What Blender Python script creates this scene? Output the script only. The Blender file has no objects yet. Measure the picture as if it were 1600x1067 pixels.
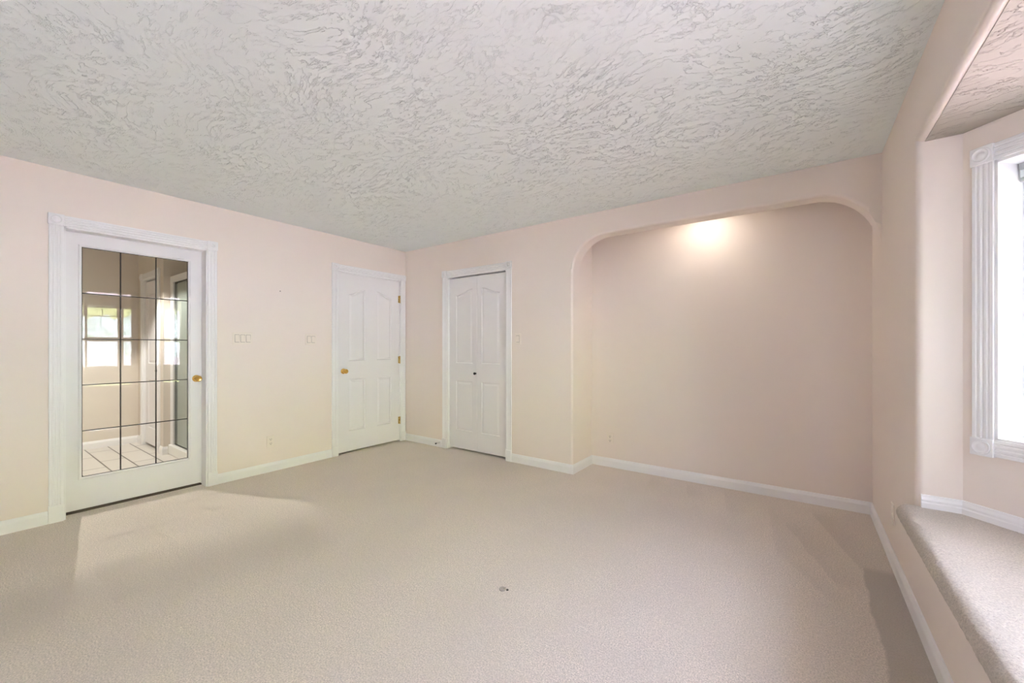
import bpy, bmesh, math, random
from mathutils import Vector, Matrix, noise

random.seed(7)
C = bpy.context.scene.collection
SC = bpy.context.scene

# ------------------------------------------------------------------ camera
FPX = 630.0                                   # focal length in pixels of the 1600 px wide frame
cam_d = bpy.data.cameras.new('camera')
cam_d.sensor_width = 36.0
cam_d.lens = FPX * 36.0 / 1600.0
cam_d.shift_y = 8.0 / 1600.0
cam_d.clip_start = 0.02
cam = bpy.data.objects.new('camera', cam_d)
cam.location = (4.183, -3.446, 1.21)
cam.rotation_euler = (math.radians(90), 0, math.atan2(0.5838, 0.8119))
C.objects.link(cam)
SC.camera = cam

# ------------------------------------------------------------------ world, sun, lamps, exposure
SC.view_settings.view_transform = 'Standard'
SC.view_settings.look = 'None'
SC.view_settings.gamma = 1.0
SC.view_settings.use_curve_mapping = False
SC.view_settings.exposure = 2.22
SC.cycles.use_denoising = True
SC.cycles.max_bounces = 16
SC.cycles.diffuse_bounces = 10
SC.cycles.glossy_bounces = 6
SC.cycles.transparent_max_bounces = 24
SC.cycles.caustics_reflective = False
SC.cycles.caustics_refractive = False
SC.cycles.sample_clamp_indirect = 8.0

SKY = 4.0
w = bpy.data.worlds.new('sky')
SC.world = w
w.use_nodes = True
wn = w.node_tree
for n in list(wn.nodes):
    wn.nodes.remove(n)
wo = wn.nodes.new('ShaderNodeOutputWorld')
wb = wn.nodes.new('ShaderNodeBackground')
ws = wn.nodes.new('ShaderNodeTexSky')
ws.sky_type = 'HOSEK_WILKIE'
ws.turbidity = 6.0
ws.sun_direction = Vector((-0.60, 0.30, 0.72)).normalized()
wm = wn.nodes.new('ShaderNodeMix')
wm.data_type = 'RGBA'
wm.inputs['Factor'].default_value = 0.85
wm.inputs['B'].default_value = (0.91, 0.97, 1.24, 1)
wn.links.new(ws.outputs['Color'], wm.inputs['A'])
wn.links.new(wm.outputs['Result'], wb.inputs['Color'])
wb.inputs['Strength'].default_value = SKY
wn.links.new(wb.outputs['Background'], wo.inputs['Surface'])


def light(name, kind, loc, energy, color=(1, 1, 1), rot=(0, 0, 0), **kw):
    d = bpy.data.lights.new(name, kind)
    d.energy = energy
    d.color = color
    for k, v in kw.items():
        setattr(d, k, v)
    o = bpy.data.objects.new(name, d)
    o.location = loc
    o.rotation_euler = rot
    C.objects.link(o)
    return o


sun = light('sun', 'SUN', (-4, 3, 9), 70.0, (0.955, 0.945, 1.18), angle=0.02)
sun.rotation_euler = Vector((-0.60, 0.30, 0.72)).to_track_quat('Z', 'Y').to_euler()

# ------------------------------------------------------------------ dimensions (metres)
W = 4.595           # room width, x = 0 is the left wall, y = 0 the back wall
H = 2.44
YF = -5.1           # wall behind the camera, with a window added for fill light
FILL_WIN = (2.3, 2.72, 0.95, 2.0)
RD = 0.43           # depth of the recess
RX = 2.413          # left edge of the recess
BY0, BY1 = -0.93, -3.37      # bay opening
BZ = 2.12           # bay ceiling
SZ = 0.50           # window seat top
BX1, BX2 = 4.74, 5.17        # bay corner lines
WZ0, WZ1 = 0.833, 1.955      # bay window opening


# ------------------------------------------------------------------ materials
def new_mat(name):
    m = bpy.data.materials.new(name)
    m.use_nodes = True
    nt = m.node_tree
    b = nt.nodes['Principled BSDF']
    return m, nt, b


def nd(nt, typ, **kw):
    n = nt.nodes.new(typ)
    for k, v in kw.items():
        if k.startswith('i_'):
            n.inputs[k[2:].replace('_', ' ')].default_value = v
        else:
            setattr(n, k, v)
    return n


def math_n(nt, op, a, b=None, c=None, clamp=False):
    n = nt.nodes.new('ShaderNodeMath')
    n.operation = op
    n.use_clamp = clamp
    for i, v in enumerate((a, b, c)):
        if v is None:
            continue
        if isinstance(v, (int, float)):
            n.inputs[i].default_value = v
        else:
            nt.links.new(v, n.inputs[i])
    return n.outputs[0]


def smooth(nt, v, a, b, lo=0.0, hi=1.0):
    n = nt.nodes.new('ShaderNodeMapRange')
    n.interpolation_type = 'SMOOTHSTEP'
    n.inputs['From Min'].default_value = a
    n.inputs['From Max'].default_value = b
    n.inputs['To Min'].default_value = lo
    n.inputs['To Max'].default_value = hi
    nt.links.new(v, n.inputs['Value'])
    return n.outputs['Result']


def noise_n(nt, vec, scale, detail=2.0, rough=0.5, dist=0.0):
    n = nt.nodes.new('ShaderNodeTexNoise')
    n.inputs['Scale'].default_value = scale
    n.inputs['Detail'].default_value = detail
    n.inputs['Roughness'].default_value = rough
    n.inputs['Distortion'].default_value = dist
    nt.links.new(vec, n.inputs['Vector'])
    return n.outputs['Fac']


def mix_c(nt, f, a, b):
    n = nt.nodes.new('ShaderNodeMix')
    n.data_type = 'RGBA'
    if isinstance(f, (int, float)):
        n.inputs['Factor'].default_value = f
    else:
        nt.links.new(f, n.inputs['Factor'])
    for k, v in (('A', a), ('B', b)):
        if isinstance(v, tuple):
            n.inputs[k].default_value = v if len(v) == 4 else v + (1,)
        else:
            nt.links.new(v, n.inputs[k])
    return n.outputs['Result']


def bump(nt, b, h, strength, dist):
    n = nt.nodes.new('ShaderNodeBump')
    n.inputs['Strength'].default_value = strength
    n.inputs['Distance'].default_value = dist
    nt.links.new(h, n.inputs['Height'])
    nt.links.new(n.outputs['Normal'], b.inputs['Normal'])


def coord(nt):
    return nt.nodes.new('ShaderNodeTexCoord').outputs['Object']


def paint(name, col, rough=0.5, orange=0.0, spec=0.4):
    m, nt, b = new_mat(name)
    v = coord(nt)
    n = noise_n(nt, v, 1.3, 2)
    c = mix_c(nt, n, tuple(x * 0.985 for x in col), tuple(min(1, x * 1.015) for x in col))
    nt.links.new(c, b.inputs['Base Color'])
    b.inputs['Roughness'].default_value = rough
    b.inputs['Specular IOR Level'].default_value = spec
    if orange:
        bump(nt, b, noise_n(nt, v, 140, 2), orange, 0.0015)
    return m


def metal(name, col, rough):
    m, nt, b = new_mat(name)
    v = coord(nt)
    r = smooth(nt, noise_n(nt, v, 60, 2), 0.3, 0.7, rough * 0.8, rough * 1.2)
    nt.links.new(r, b.inputs['Roughness'])
    b.inputs['Base Color'].default_value = col + (1,)
    b.inputs['Metallic'].default_value = 1.0
    return m


M = {}
M['wall'] = paint('peach_wall_paint', (0.80, 0.714, 0.656), 0.6, 0.12, 0.3)
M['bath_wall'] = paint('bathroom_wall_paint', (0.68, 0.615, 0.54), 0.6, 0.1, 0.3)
M['trim'] = paint('white_trim_paint', (0.82, 0.808, 0.812), 0.38, 0.0, 0.4)
M['door'] = paint('white_door_paint', (0.79, 0.770, 0.778), 0.4, 0.0, 0.4)
M['vinyl'] = paint('white_vinyl', (0.84, 0.85, 0.85), 0.35, 0.0, 0.4)
M['plate'] = paint('ivory_plastic', (0.80, 0.72, 0.64), 0.35, 0.0, 0.4)
M['cap'] = paint('worn_beige_plastic', (0.42, 0.37, 0.32), 0.5)
M['slot'] = paint('dark_slot', (0.06, 0.05, 0.045), 0.6)
M['black'] = paint('black_metal', (0.012, 0.012, 0.012), 0.4)
M['came'] = paint('dark_lead_came', (0.035, 0.032, 0.028), 0.45)
M['frame_dark'] = paint('dark_bronze_frame', (0.05, 0.048, 0.045), 0.4)
M['brass'] = metal('polished_brass', (0.78, 0.50, 0.14), 0.12)
M['brass_dull'] = metal('aged_brass', (0.55, 0.38, 0.14), 0.3)
M['steel'] = metal('bright_steel', (0.7, 0.7, 0.68), 0.25)
M['cavity'] = paint('dark_cavity', (0.10, 0.075, 0.055), 0.8)  # dark colour stands in for shade in the gaps around doors
M['lamp_white'] = paint('white_lamp_trim', (0.85, 0.85, 0.83), 0.4)
M['grey_rail'] = paint('grey_blind_rail', (0.42, 0.42, 0.42), 0.35)
M['shade_roof'] = paint('plain_exterior', (0.5, 0.47, 0.43), 0.8)
M['curb'] = paint('white_shower_base', (0.82, 0.81, 0.78), 0.3)


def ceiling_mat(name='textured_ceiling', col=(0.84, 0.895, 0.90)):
    m, nt, b = new_mat(name)
    v = coord(nt)
    warp = nt.nodes.new('ShaderNodeTexNoise')
    warp.inputs['Scale'].default_value = 1.6
    warp.inputs['Detail'].default_value = 1.0
    nt.links.new(v, warp.inputs['Vector'])
    vs = nd(nt, 'ShaderNodeVectorMath', operation='SCALE')
    nt.links.new(warp.outputs['Color'], vs.inputs[0])
    vs.inputs['Scale'].default_value = 0.45
    va = nd(nt, 'ShaderNodeVectorMath', operation='ADD')
    nt.links.new(v, va.inputs[0])
    nt.links.new(vs.outputs[0], va.inputs[1])
    mp = nd(nt, 'ShaderNodeMapping')
    mp.inputs['Rotation'].default_value = (0, 0, math.radians(28))
    mp.inputs['Scale'].default_value = (1.15, 2.1, 1.2)
    nt.links.new(va.outputs[0], mp.inputs['Vector'])
    a = mp.outputs['Vector']
    n1 = noise_n(nt, a, 8.0, 4.0, 0.6)
    plat = smooth(nt, n1, 0.50, 0.535)
    n2 = noise_n(nt, a, 17.0, 3.0, 0.6)
    rid = math_n(nt, 'ABSOLUTE', math_n(nt, 'SUBTRACT', n2, 0.5))
    rid = smooth(nt, rid, 0.0, 0.024, 1.0, 0.0)
    mask = smooth(nt, noise_n(nt, v, 3.5, 3.0), 0.42, 0.56)
    mask2 = smooth(nt, noise_n(nt, a, 13.0, 2.0), 0.46, 0.54)
    rid = math_n(nt, 'MULTIPLY', math_n(nt, 'MULTIPLY', rid, mask2), mask)
    edge = smooth(nt, math_n(nt, 'ABSOLUTE', math_n(nt, 'SUBTRACT', n1, 0.535)), 0.0, 0.02, 1.0, 0.0)
    edge = math_n(nt, 'MULTIPLY', edge, mask2)
    h = math_n(nt, 'MULTIPLY_ADD', plat, 0.35, math_n(nt, 'MULTIPLY_ADD', rid, 0.8, math_n(nt, 'MULTIPLY', edge, 0.5)))
    fine = noise_n(nt, v, 90, 2)
    h = math_n(nt, 'MULTIPLY_ADD', fine, 0.06, h)
    bump(nt, b, h, 1.0, 0.0040)
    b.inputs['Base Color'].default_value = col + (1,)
    b.inputs['Roughness'].default_value = 0.75
    b.inputs['Specular IOR Level'].default_value = 0.2
    return m


M['ceiling'] = ceiling_mat()
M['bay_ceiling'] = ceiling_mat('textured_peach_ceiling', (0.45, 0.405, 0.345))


def carpet_mat(name, seat=False):
    m, nt, b = new_mat(name)
    v = coord(nt)
    sep = nd(nt, 'ShaderNodeSeparateXYZ')
    nt.links.new(v, sep.inputs[0])
    X, Y = sep.outputs['X'], sep.outputs['Y']
    f1 = noise_n(nt, v, 170, 3, 0.75)
    f2 = noise_n(nt, v, 45, 3, 0.6)
    big = noise_n(nt, v, 1.8, 3, 0.55, 0.4)
    base = (0.73, 0.645, 0.57) if not seat else (0.56, 0.495, 0.43)
    dk = tuple(x * (0.8 if seat else 0.66) for x in base)
    lt = tuple(min(1, x * (1.2 if seat else 1.3)) for x in base)
    c = mix_c(nt, smooth(nt, f1, 0.3, 0.7), dk, lt)
    c = mix_c(nt, smooth(nt, f2, 0.35, 0.65, 0.0, 0.18), c, dk)
    c = mix_c(nt, smooth(nt, big, 0.4, 0.65, 0.0, 0.30), c, tuple(x * 0.86 for x in base))
    if not seat:
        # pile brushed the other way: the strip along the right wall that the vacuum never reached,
        # the strokes that fan out beside it, and one square mark near the glazed door; also a soft shade band painted beyond its light patch
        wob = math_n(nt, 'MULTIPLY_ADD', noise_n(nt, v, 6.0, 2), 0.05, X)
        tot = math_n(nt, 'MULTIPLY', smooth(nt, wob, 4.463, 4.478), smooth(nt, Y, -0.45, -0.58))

        def nap_or_shade(x0, y0, x1, y1, wid, amt, soft=0.012):
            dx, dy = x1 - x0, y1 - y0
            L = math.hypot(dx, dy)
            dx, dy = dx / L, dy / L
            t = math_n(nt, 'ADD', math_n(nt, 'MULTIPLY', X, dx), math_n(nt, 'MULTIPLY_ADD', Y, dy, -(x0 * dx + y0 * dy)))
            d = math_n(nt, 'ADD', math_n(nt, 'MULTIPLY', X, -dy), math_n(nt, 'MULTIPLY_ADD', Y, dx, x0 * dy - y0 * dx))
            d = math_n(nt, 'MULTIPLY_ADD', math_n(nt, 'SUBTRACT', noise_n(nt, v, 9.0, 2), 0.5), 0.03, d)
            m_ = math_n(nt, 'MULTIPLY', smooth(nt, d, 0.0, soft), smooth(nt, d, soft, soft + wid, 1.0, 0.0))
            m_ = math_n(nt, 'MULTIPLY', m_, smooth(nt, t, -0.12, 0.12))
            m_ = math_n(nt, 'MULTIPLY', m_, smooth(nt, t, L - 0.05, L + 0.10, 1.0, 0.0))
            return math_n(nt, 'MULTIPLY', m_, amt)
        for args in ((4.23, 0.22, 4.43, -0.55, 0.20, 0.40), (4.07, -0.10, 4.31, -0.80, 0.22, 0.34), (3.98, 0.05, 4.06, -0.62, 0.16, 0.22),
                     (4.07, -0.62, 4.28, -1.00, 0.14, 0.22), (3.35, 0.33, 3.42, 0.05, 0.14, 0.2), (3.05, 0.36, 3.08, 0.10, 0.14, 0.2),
                     (3.65, 0.33, 3.72, -0.10, 0.2, 0.2), (1.05, -3.005, 1.56, -3.005, 0.45, 0.55), (1.20, -1.9, 0.70, -3.6, 0.55, 0.5, 0.45), (1.53, -3.5, 1.56, -3.0, 0.3, 0.25)):  # the widest, softest entry paints in shade
            tot = math_n(nt, 'MAXIMUM', tot, nap_or_shade(*args))
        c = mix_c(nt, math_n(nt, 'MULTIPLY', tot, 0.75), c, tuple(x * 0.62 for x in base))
    nt.links.new(c, b.inputs['Base Color'])
    b.inputs['Roughness'].default_value = 0.95
    b.inputs['Specular IOR Level'].default_value = 0.1
    b.inputs['Sheen Weight'].default_value = 0.15
    h = math_n(nt, 'MULTIPLY_ADD', f2, 0.8, f1)
    bump(nt, b, h, 0.8, 0.006)
    return m


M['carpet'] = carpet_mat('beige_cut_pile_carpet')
M['seat'] = carpet_mat('pale_seat_carpet', True)


def glass_mat(name, tint=(1, 1, 1), ior=1.55, haze=0.0):
    m = bpy.data.materials.new(name)
    m.use_nodes = True
    nt = m.node_tree
    nt.nodes.clear()
    out = nd(nt, 'ShaderNodeOutputMaterial')
    tr = nd(nt, 'ShaderNodeBsdfTransparent')
    tr.inputs['Color'].default_value = tint + (1,)
    gl = nd(nt, 'ShaderNodeBsdfGlossy')
    gl.inputs['Roughness'].default_value = 0.0
    lw = nd(nt, 'ShaderNodeFresnel')
    lw.inputs['IOR'].default_value = ior
    geo = nd(nt, 'ShaderNodeNewGeometry')
    # only the outer face reflects; the inner face of the slab lets light out
    front = math_n(nt, 'SUBTRACT', 1.0, geo.outputs['Backfacing'])
    fac = math_n(nt, 'MULTIPLY', lw.outputs[0], front)
    mx = nd(nt, 'ShaderNodeMixShader')
    nt.links.new(fac, mx.inputs[0])
    if haze:
        df = nd(nt, 'ShaderNodeBsdfDiffuse')
        df.inputs['Color'].default_value = tint + (1,)
        mh = nd(nt, 'ShaderNodeMixShader')
        mh.inputs[0].default_value = haze
        nt.links.new(tr.outputs[0], mh.inputs[1])
        nt.links.new(df.outputs[0], mh.inputs[2])
        nt.links.new(mh.outputs[0], mx.inputs[1])
    else:
        nt.links.new(tr.outputs[0], mx.inputs[1])
    nt.links.new(gl.outputs[0], mx.inputs[2])
    nt.links.new(mx.outputs[0], out.inputs['Surface'])
    return m


M['glass'] = glass_mat('clear_window_glass', (0.97, 0.985, 0.98), 1.5)
M['bevel_glass'] = glass_mat('bevelled_door_glass', (0.95, 0.96, 0.94), 1.47)
M['shower_glass'] = glass_mat('green_shower_glass', (0.72, 0.79, 0.74), 1.5, 0.35)


def tile_mat():
    m, nt, b = new_mat('white_floor_tile')
    v = coord(nt)
    br = nd(nt, 'ShaderNodeTexBrick')
    br.offset = 0.5
    br.inputs['Scale'].default_value = 1.0
    br.inputs['Brick Width'].default_value = 0.60
    br.inputs['Row Height'].default_value = 0.195
    br.inputs['Mortar Size'].default_value = 0.006
    br.inputs['Color1'].default_value = (0.66, 0.625, 0.58, 1)
    br.inputs['Color2'].default_value = (0.635, 0.60, 0.555, 1)
    br.inputs['Mortar'].default_value = (0.10, 0.085, 0.07, 1)
    nt.links.new(v, br.inputs['Vector'])
    nt.links.new(br.outputs['Color'], b.inputs['Base Color'])
    b.inputs['Roughness'].default_value = 0.3
    return m


M['tile'] = tile_mat()


def foliage_mat(name, c1, c2, c3, sc):
    m, nt, b = new_mat(name)
    v = coord(nt)
    n1 = noise_n(nt, v, sc, 4, 0.7)
    n2 = noise_n(nt, v, sc * 0.35, 3, 0.6)
    c = mix_c(nt, smooth(nt, n1, 0.38, 0.62), c1, c2)
    c = mix_c(nt, smooth(nt, n2, 0.5, 0.64), c, c3)
    nt.links.new(c, b.inputs['Base Color'])
    b.inputs['Roughness'].default_value = 0.7
    bump(nt, b, n1, 1.0, 0.06)
    return m


M['hedge'] = foliage_mat('yellow_green_foliage', (0.12, 0.15, 0.04), (0.46, 0.48, 0.17), (0.28, 0.31, 0.11), 14)
M['blocker_leaf'] = foliage_mat('light_blocker_foliage', (0.02, 0.035, 0.02), (0.07, 0.10, 0.06), (0.04, 0.06, 0.035), 10)
M['flowers'] = foliage_mat('white_flowering_foliage', (0.14, 0.24, 0.15), (0.70, 0.72, 0.70), (0.44, 0.50, 0.44), 9)
M['mulch'] = foliage_mat('pinkish_gravel', (0.12, 0.085, 0.08), (0.46, 0.39, 0.37), (0.27, 0.225, 0.215), 9)


# ------------------------------------------------------------------ mesh helpers
def link(name, bm, mat, parent=None, smooth_sh=False):
    bmesh.ops.recalc_face_normals(bm, faces=bm.faces[:])
    me = bpy.data.meshes.new(name)
    bm.to_mesh(me)
    bm.free()
    for mm in (mat if isinstance(mat, (list, tuple)) else [mat]):
        me.materials.append(mm)
    if smooth_sh:
        for p in me.polygons:
            p.use_smooth = True
    o = bpy.data.objects.new(name, me)
    C.objects.link(o)
    if parent is not None:
        o.parent = parent
    return o


def smooth_by_angle(o, ang=35):
    me = o.data
    for p in me.polygons:
        p.use_smooth = True
    bm = bmesh.new()
    bm.from_mesh(me)
    for e in bm.edges:
        if len(e.link_faces) == 2 and e.calc_face_angle(0) > math.radians(ang):
            e.smooth = False
    bm.to_mesh(me)
    bm.free()
    wnm = o.modifiers.new('weighted', 'WEIGHTED_NORMAL')
    wnm.keep_sharp = True
    wnm.weight = 100
    return o


def empty(name, loc=(0, 0, 0), rz=0.0):
    o = bpy.data.objects.new(name, None)
    o.empty_display_size = 0.05
    o.location = loc
    o.rotation_euler = (0, 0, rz)
    C.objects.link(o)
    return o


def thing(o, label, cat, group=None):
    o['label'] = label
    o['category'] = cat
    if group:
        o['group'] = group
    return o


def struct(o, label=None, cat=None):
    o['kind'] = 'structure'
    if label:
        o['label'] = label
    if cat:
        o['category'] = cat
    return o


def box(bm, x0, x1, y0, y1, z0, z1, bev=0.0, seg=2):
    vs = [bm.verts.new((x, y, z)) for z in (z0, z1) for y in (y0, y1) for x in (x0, x1)]
    fs = []
    for idx in ((0, 1, 3, 2), (4, 6, 7, 5), (0, 4, 5, 1), (2, 3, 7, 6), (0, 2, 6, 4), (1, 5, 7, 3)):
        fs.append(bm.faces.new([vs[i] for i in idx]))
    bmesh.ops.recalc_face_normals(bm, faces=fs)
    if bev:
        es = list({e for f in fs for e in f.edges})
        bmesh.ops.bevel(bm, geom=es, offset=bev, segments=seg, affect='EDGES', profile=0.5)


def lathe(bm, prof, axis='Z', n=32, center=(0, 0, 0), cap=True):
    """prof: list of (r, h) pairs; revolved about the axis through center."""
    cx, cy, cz = center
    rings = []
    for r, h in prof:
        ring = []
        if r < 1e-6:
            ring = [None]
        for i in range(n if r >= 1e-6 else 1):
            a = 2 * math.pi * i / n
            u, v = r * math.cos(a), r * math.sin(a)
            p = {'Z': (u, v, h), 'X': (h, u, v), 'Y': (u, h, v)}[axis]
            vert = bm.verts.new((cx + p[0], cy + p[1], cz + p[2]))
            if r < 1e-6:
                ring = [vert]
            else:
                ring.append(vert)
        rings.append(ring)
    for a, b in zip(rings[:-1], rings[1:]):
        if len(a) == 1 and len(b) == 1:
            continue
        for i in range(n):
            j = (i + 1) % n
            if len(a) == 1:
                bm.faces.new((a[0], b[i], b[j]))
            elif len(b) == 1:
                bm.faces.new((a[i], a[j], b[0]))
            else:
                bm.faces.new((a[i], a[j], b[j], b[i]))
    if cap:
        for ring in (rings[0], rings[-1]):
            if len(ring) > 2:
                bm.faces.new(ring)


def prism(bm, pts, p0, p1, eu, ev):
    """Extrude a closed 2-D outline (in directions eu, ev) from point p0 to point p1."""
    p0, p1, eu, ev = map(Vector, (p0, p1, eu, ev))
    a = [bm.verts.new(p0 + eu * x + ev * y) for x, y in pts]
    b = [bm.verts.new(p1 + eu * x + ev * y) for x, y in pts]
    n = len(pts)
    for i in range(n):
        j = (i + 1) % n
        bm.faces.new((a[i], a[j], b[j], b[i]))
    bm.faces.new(a[::-1])
    bm.faces.new(b)


def grid_wall(us, zs, holes, p0, eu, en, thick, bull=0.0, bull_holes=None):
    """A wall of thickness `thick` behind its face (-en); cells inside a hole are open.
    Edges of the open cells on the room face are rounded when bull > 0."""
    p0, eu, en = Vector(p0), Vector(eu).normalized(), Vector(en).normalized()
    us = sorted(set([round(u, 5) for u in us] + [round(h[i], 5) for h in holes for i in (0, 1)]))
    zs = sorted(set([round(z, 5) for z in zs] + [round(h[i], 5) for h in holes for i in (2, 3)]))

    def solid(i, j):
        if i < 0 or j < 0 or i >= len(us) - 1 or j >= len(zs) - 1:
            return False
        u, z = (us[i] + us[i + 1]) / 2, (zs[j] + zs[j + 1]) / 2
        return not any(h[0] < u < h[1] and h[2] < z < h[3] for h in holes)
    bm = bmesh.new()
    fr, bk = {}, {}
    for i, u in enumerate(us):
        for j, z in enumerate(zs):
            q = p0 + eu * u + Vector((0, 0, z))
            fr[i, j] = bm.verts.new(q)
            bk[i, j] = bm.verts.new(q - en * thick)
    be = []
    for i in range(len(us) - 1):
        for j in range(len(zs) - 1):
            if not solid(i, j):
                continue
            bm.faces.new((fr[i, j], fr[i + 1, j], fr[i + 1, j + 1], fr[i, j + 1]))
            bm.faces.new((bk[i, j], bk[i, j + 1], bk[i + 1, j + 1], bk[i + 1, j]))
            for di, dj, a, b in ((-1, 0, (i, j), (i, j + 1)), (1, 0, (i + 1, j), (i + 1, j + 1)),
                                 (0, -1, (i, j), (i + 1, j)), (0, 1, (i, j + 1), (i + 1, j + 1))):
                if not solid(i + di, j + dj):
                    bm.faces.new((fr[a], fr[b], bk[b], bk[a]))
                    inside = 0 <= i + di < len(us) - 1 and 0 <= j + dj < len(zs) - 1
                    if bull and inside:
                        be.append((fr[a], fr[b]))
    for v in [v for v in bm.verts if not v.link_faces]:
        bm.verts.remove(v)
    if be:
        es = [e for e in (bm.edges.get(x) for x in be) if e]
        bmesh.ops.recalc_face_normals(bm, faces=bm.faces[:])
        bmesh.ops.bevel(bm, geom=es, offset=bull, segments=5, affect='EDGES', profile=0.5)
    return bm


# ------------------------------------------------------------------ the shell
# floor
bm = bmesh.new()
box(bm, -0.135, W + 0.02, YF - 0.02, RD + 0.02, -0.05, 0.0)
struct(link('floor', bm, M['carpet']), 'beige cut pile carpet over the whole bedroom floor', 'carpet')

# ceiling
bm = bmesh.new()
box(bm, -0.12, W + 0.12, YF - 0.12, RD + 0.12, H, H + 0.12)
struct(link('ceiling', bm, M['ceiling']), 'pale grey ceiling with trowelled ridges', 'ceiling')

# left wall: glazed door to the bathroom (through), panelled door (niche)
D1 = (-2.99, -2.15, 0.0, 2.052)
D2 = (-0.945, -0.080, 0.0, 2.056)
bm = grid_wall([YF, RD + 0.12], [0, H], [D1, D2], (0, 0, 0), (0, 1, 0), (1, 0, 0), 0.135)
struct(link('wall_left', bm, M['wall']))
bm = bmesh.new()
box(bm, -0.16, -0.137, D2[0] - 0.1, D2[1] + 0.1, 0, 2.2)
struct(link('wall_hall', bm, M['cavity']))

# back wall with the arched opening of the recess
D3 = (0.753, 1.635, 0.0, 2.036)
AZ, AR, AT = 2.232, 0.32, 0.14
RRX, RRZ = 0.34, 0.385        # arch crown height, corner radius, header thickness
path = [(RX, 0.0), (RX, 0.5), (RX, 1.0), (RX, 1.5)]
NA = 18
for k in range(NA + 1):
    a = math.pi / 2 * k / NA
    path.append((RX + AR - AR * math.cos(a), AZ - AR + AR * math.sin(a)))
for k in range(1, 6):
    path.append((RX + AR + (W - RX - AR - RRX) * k / 6, AZ))
for k in range(NA + 1):
    a = math.pi / 2 * k / NA
    path.append((W - RRX + RRX * math.sin(a), AZ - RRZ + RRZ * math.cos(a)))
bm = grid_wall([-0.0, RX], [0, 0.5, 1.0, 1.5, AZ - AR, H], [D3], (0, 0, 0), (1, 0, 0), (0, -1, 0), 0.135)
for f in [f for f in bm.faces if all(abs(v.co.x - RX) < 1e-4 for v in f.verts)]:
    bm.faces.remove(f)
fv = [bm.verts.new((x, 0, z)) for x, z in path]
bv = [bm.verts.new((x, AT, z)) for x, z in path]
for i in range(len(path) - 1):
    bm.faces.new((fv[i], fv[i + 1], bv[i + 1], bv[i]))
for ring, y in ((fv, 0.0), (bv, AT)):
    bm.faces.new(ring[4:] + [bm.verts.new((W, y, H)), bm.verts.new((RX, y, H)), bm.verts.new((RX, y, D3[3]))])
q = [bm.verts.new(p) for p in ((RX, AT, 0), (RX, RD + 0.12, 0), (RX, RD + 0.12, H), (RX, AT, H))]
bm.faces.new(q)
bmesh.ops.remove_doubles(bm, verts=bm.verts[:], dist=1e-4)
bmesh.ops.recalc_face_normals(bm, faces=bm.faces[:])
key = {(round(a[0], 3), round(a[1], 3)) for a in path}
es = [e for e in bm.edges if all(abs(v.co.y) < 1e-4 and (round(v.co.x, 3), round(v.co.z, 3)) in key for v in e.verts)
      and len(e.link_faces) == 2 and not all(abs(v.co.x - W) < 1e-4 for v in e.verts)]
es = [e for e in es if e.calc_face_angle(0) > 0.5]
bmesh.ops.bevel(bm, geom=es, offset=0.02, segments=5, affect='EDGES', profile=0.5)
o = struct(link('wall_back', bm, M['wall']))
smooth_by_angle(o, 28)
bm = bmesh.new()
box(bm, RX - 0.12, W + 0.12, RD, RD + 0.12, 0, H)
struct(link('wall_recess', bm, M['wall']))
bm = bmesh.new()
box(bm, D3[0] - 0.1, D3[1] + 0.1, 0.137, 0.16, 0, 2.2)
struct(link('wall_closet', bm, M['cavity']))

# right wall with the bay opening
bm = grid_wall([0, RD + 0.12 - YF], [0, H], [(YF * -1 + BY1, YF * -1 + BY0, SZ - 0.02, BZ)],
               (W, YF, 0), (0, 1, 0), (-1, 0, 0), 0.145, bull=0.028)
o = struct(link('wall_right', bm, M['wall']))
smooth_by_angle(o, 28)

# wall behind the camera, pierced by an added fill-light window
FILL_WIN = (2.3, 2.72, 0.95, 2.0)
bm = grid_wall([0, W], [0, H], [FILL_WIN], (0, YF, 0), (1, 0, 0), (0, 1, 0), 0.15)
struct(link('wall_front', bm, M['wall']))

# bay walls, ceiling
S2 = math.sqrt(0.5)
ANG = math.hypot(BX2 - BX1, BX2 - BX1)
CEN = (BY0 - (BX2 - BX1)) - (BY1 + (BX2 - BX1))
WT = 0.16
bay = [('wall_bay_back', (BX1, BY0, 0), (S2, -S2, 0), (-S2, -S2, 0), ANG),
       ('wall_bay_centre', (BX2, BY0 - (BX2 - BX1), 0), (0, -1, 0), (-1, 0, 0), CEN),
       ('wall_bay_front', (BX2, BY1 + (BX2 - BX1), 0), (-S2, -S2, 0), (-S2, S2, 0), ANG)]
for nm, p0, eu, en, ln in bay:
    mg = 0.17 if ln > 1 else 0.105
    bm = grid_wall([0, ln], [0, BZ + 0.05], [(mg, ln - mg, WZ0, WZ1)], p0, eu, en, WT)
    struct(link(nm, bm, M['wall']))
bm = bmesh.new()
poly = [(W + 0.03, BY0 + 0.15), (BX1 + 0.1, BY0 + 0.15), (BX2 + 0.2, BY0 - 0.4), (BX2 + 0.2, BY1 + 0.4), (BX1 + 0.1, BY1 - 0.15), (W + 0.03, BY1 - 0.15)]
lo = [bm.verts.new((x, y, BZ - 0.003)) for x, y in poly]
hi = [bm.verts.new((x, y, BZ + 0.14)) for x, y in poly]
bm.faces.new(lo)
bm.faces.new(hi[::-1])
for i in range(len(poly)):
    j = (i + 1) % len(poly)
    bm.faces.new((lo[i], lo[j], hi[j], hi[i]))
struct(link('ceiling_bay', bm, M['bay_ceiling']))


# unseen slab with a deep eave, added to shade the bay and near garden
bm = bmesh.new()
box(bm, -0.6, BX2 + 0.95, YF - 0.6, RD + 0.7, H + 0.13, H + 0.25)
struct(link('shade_roof', bm, M['shade_roof']))

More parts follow.
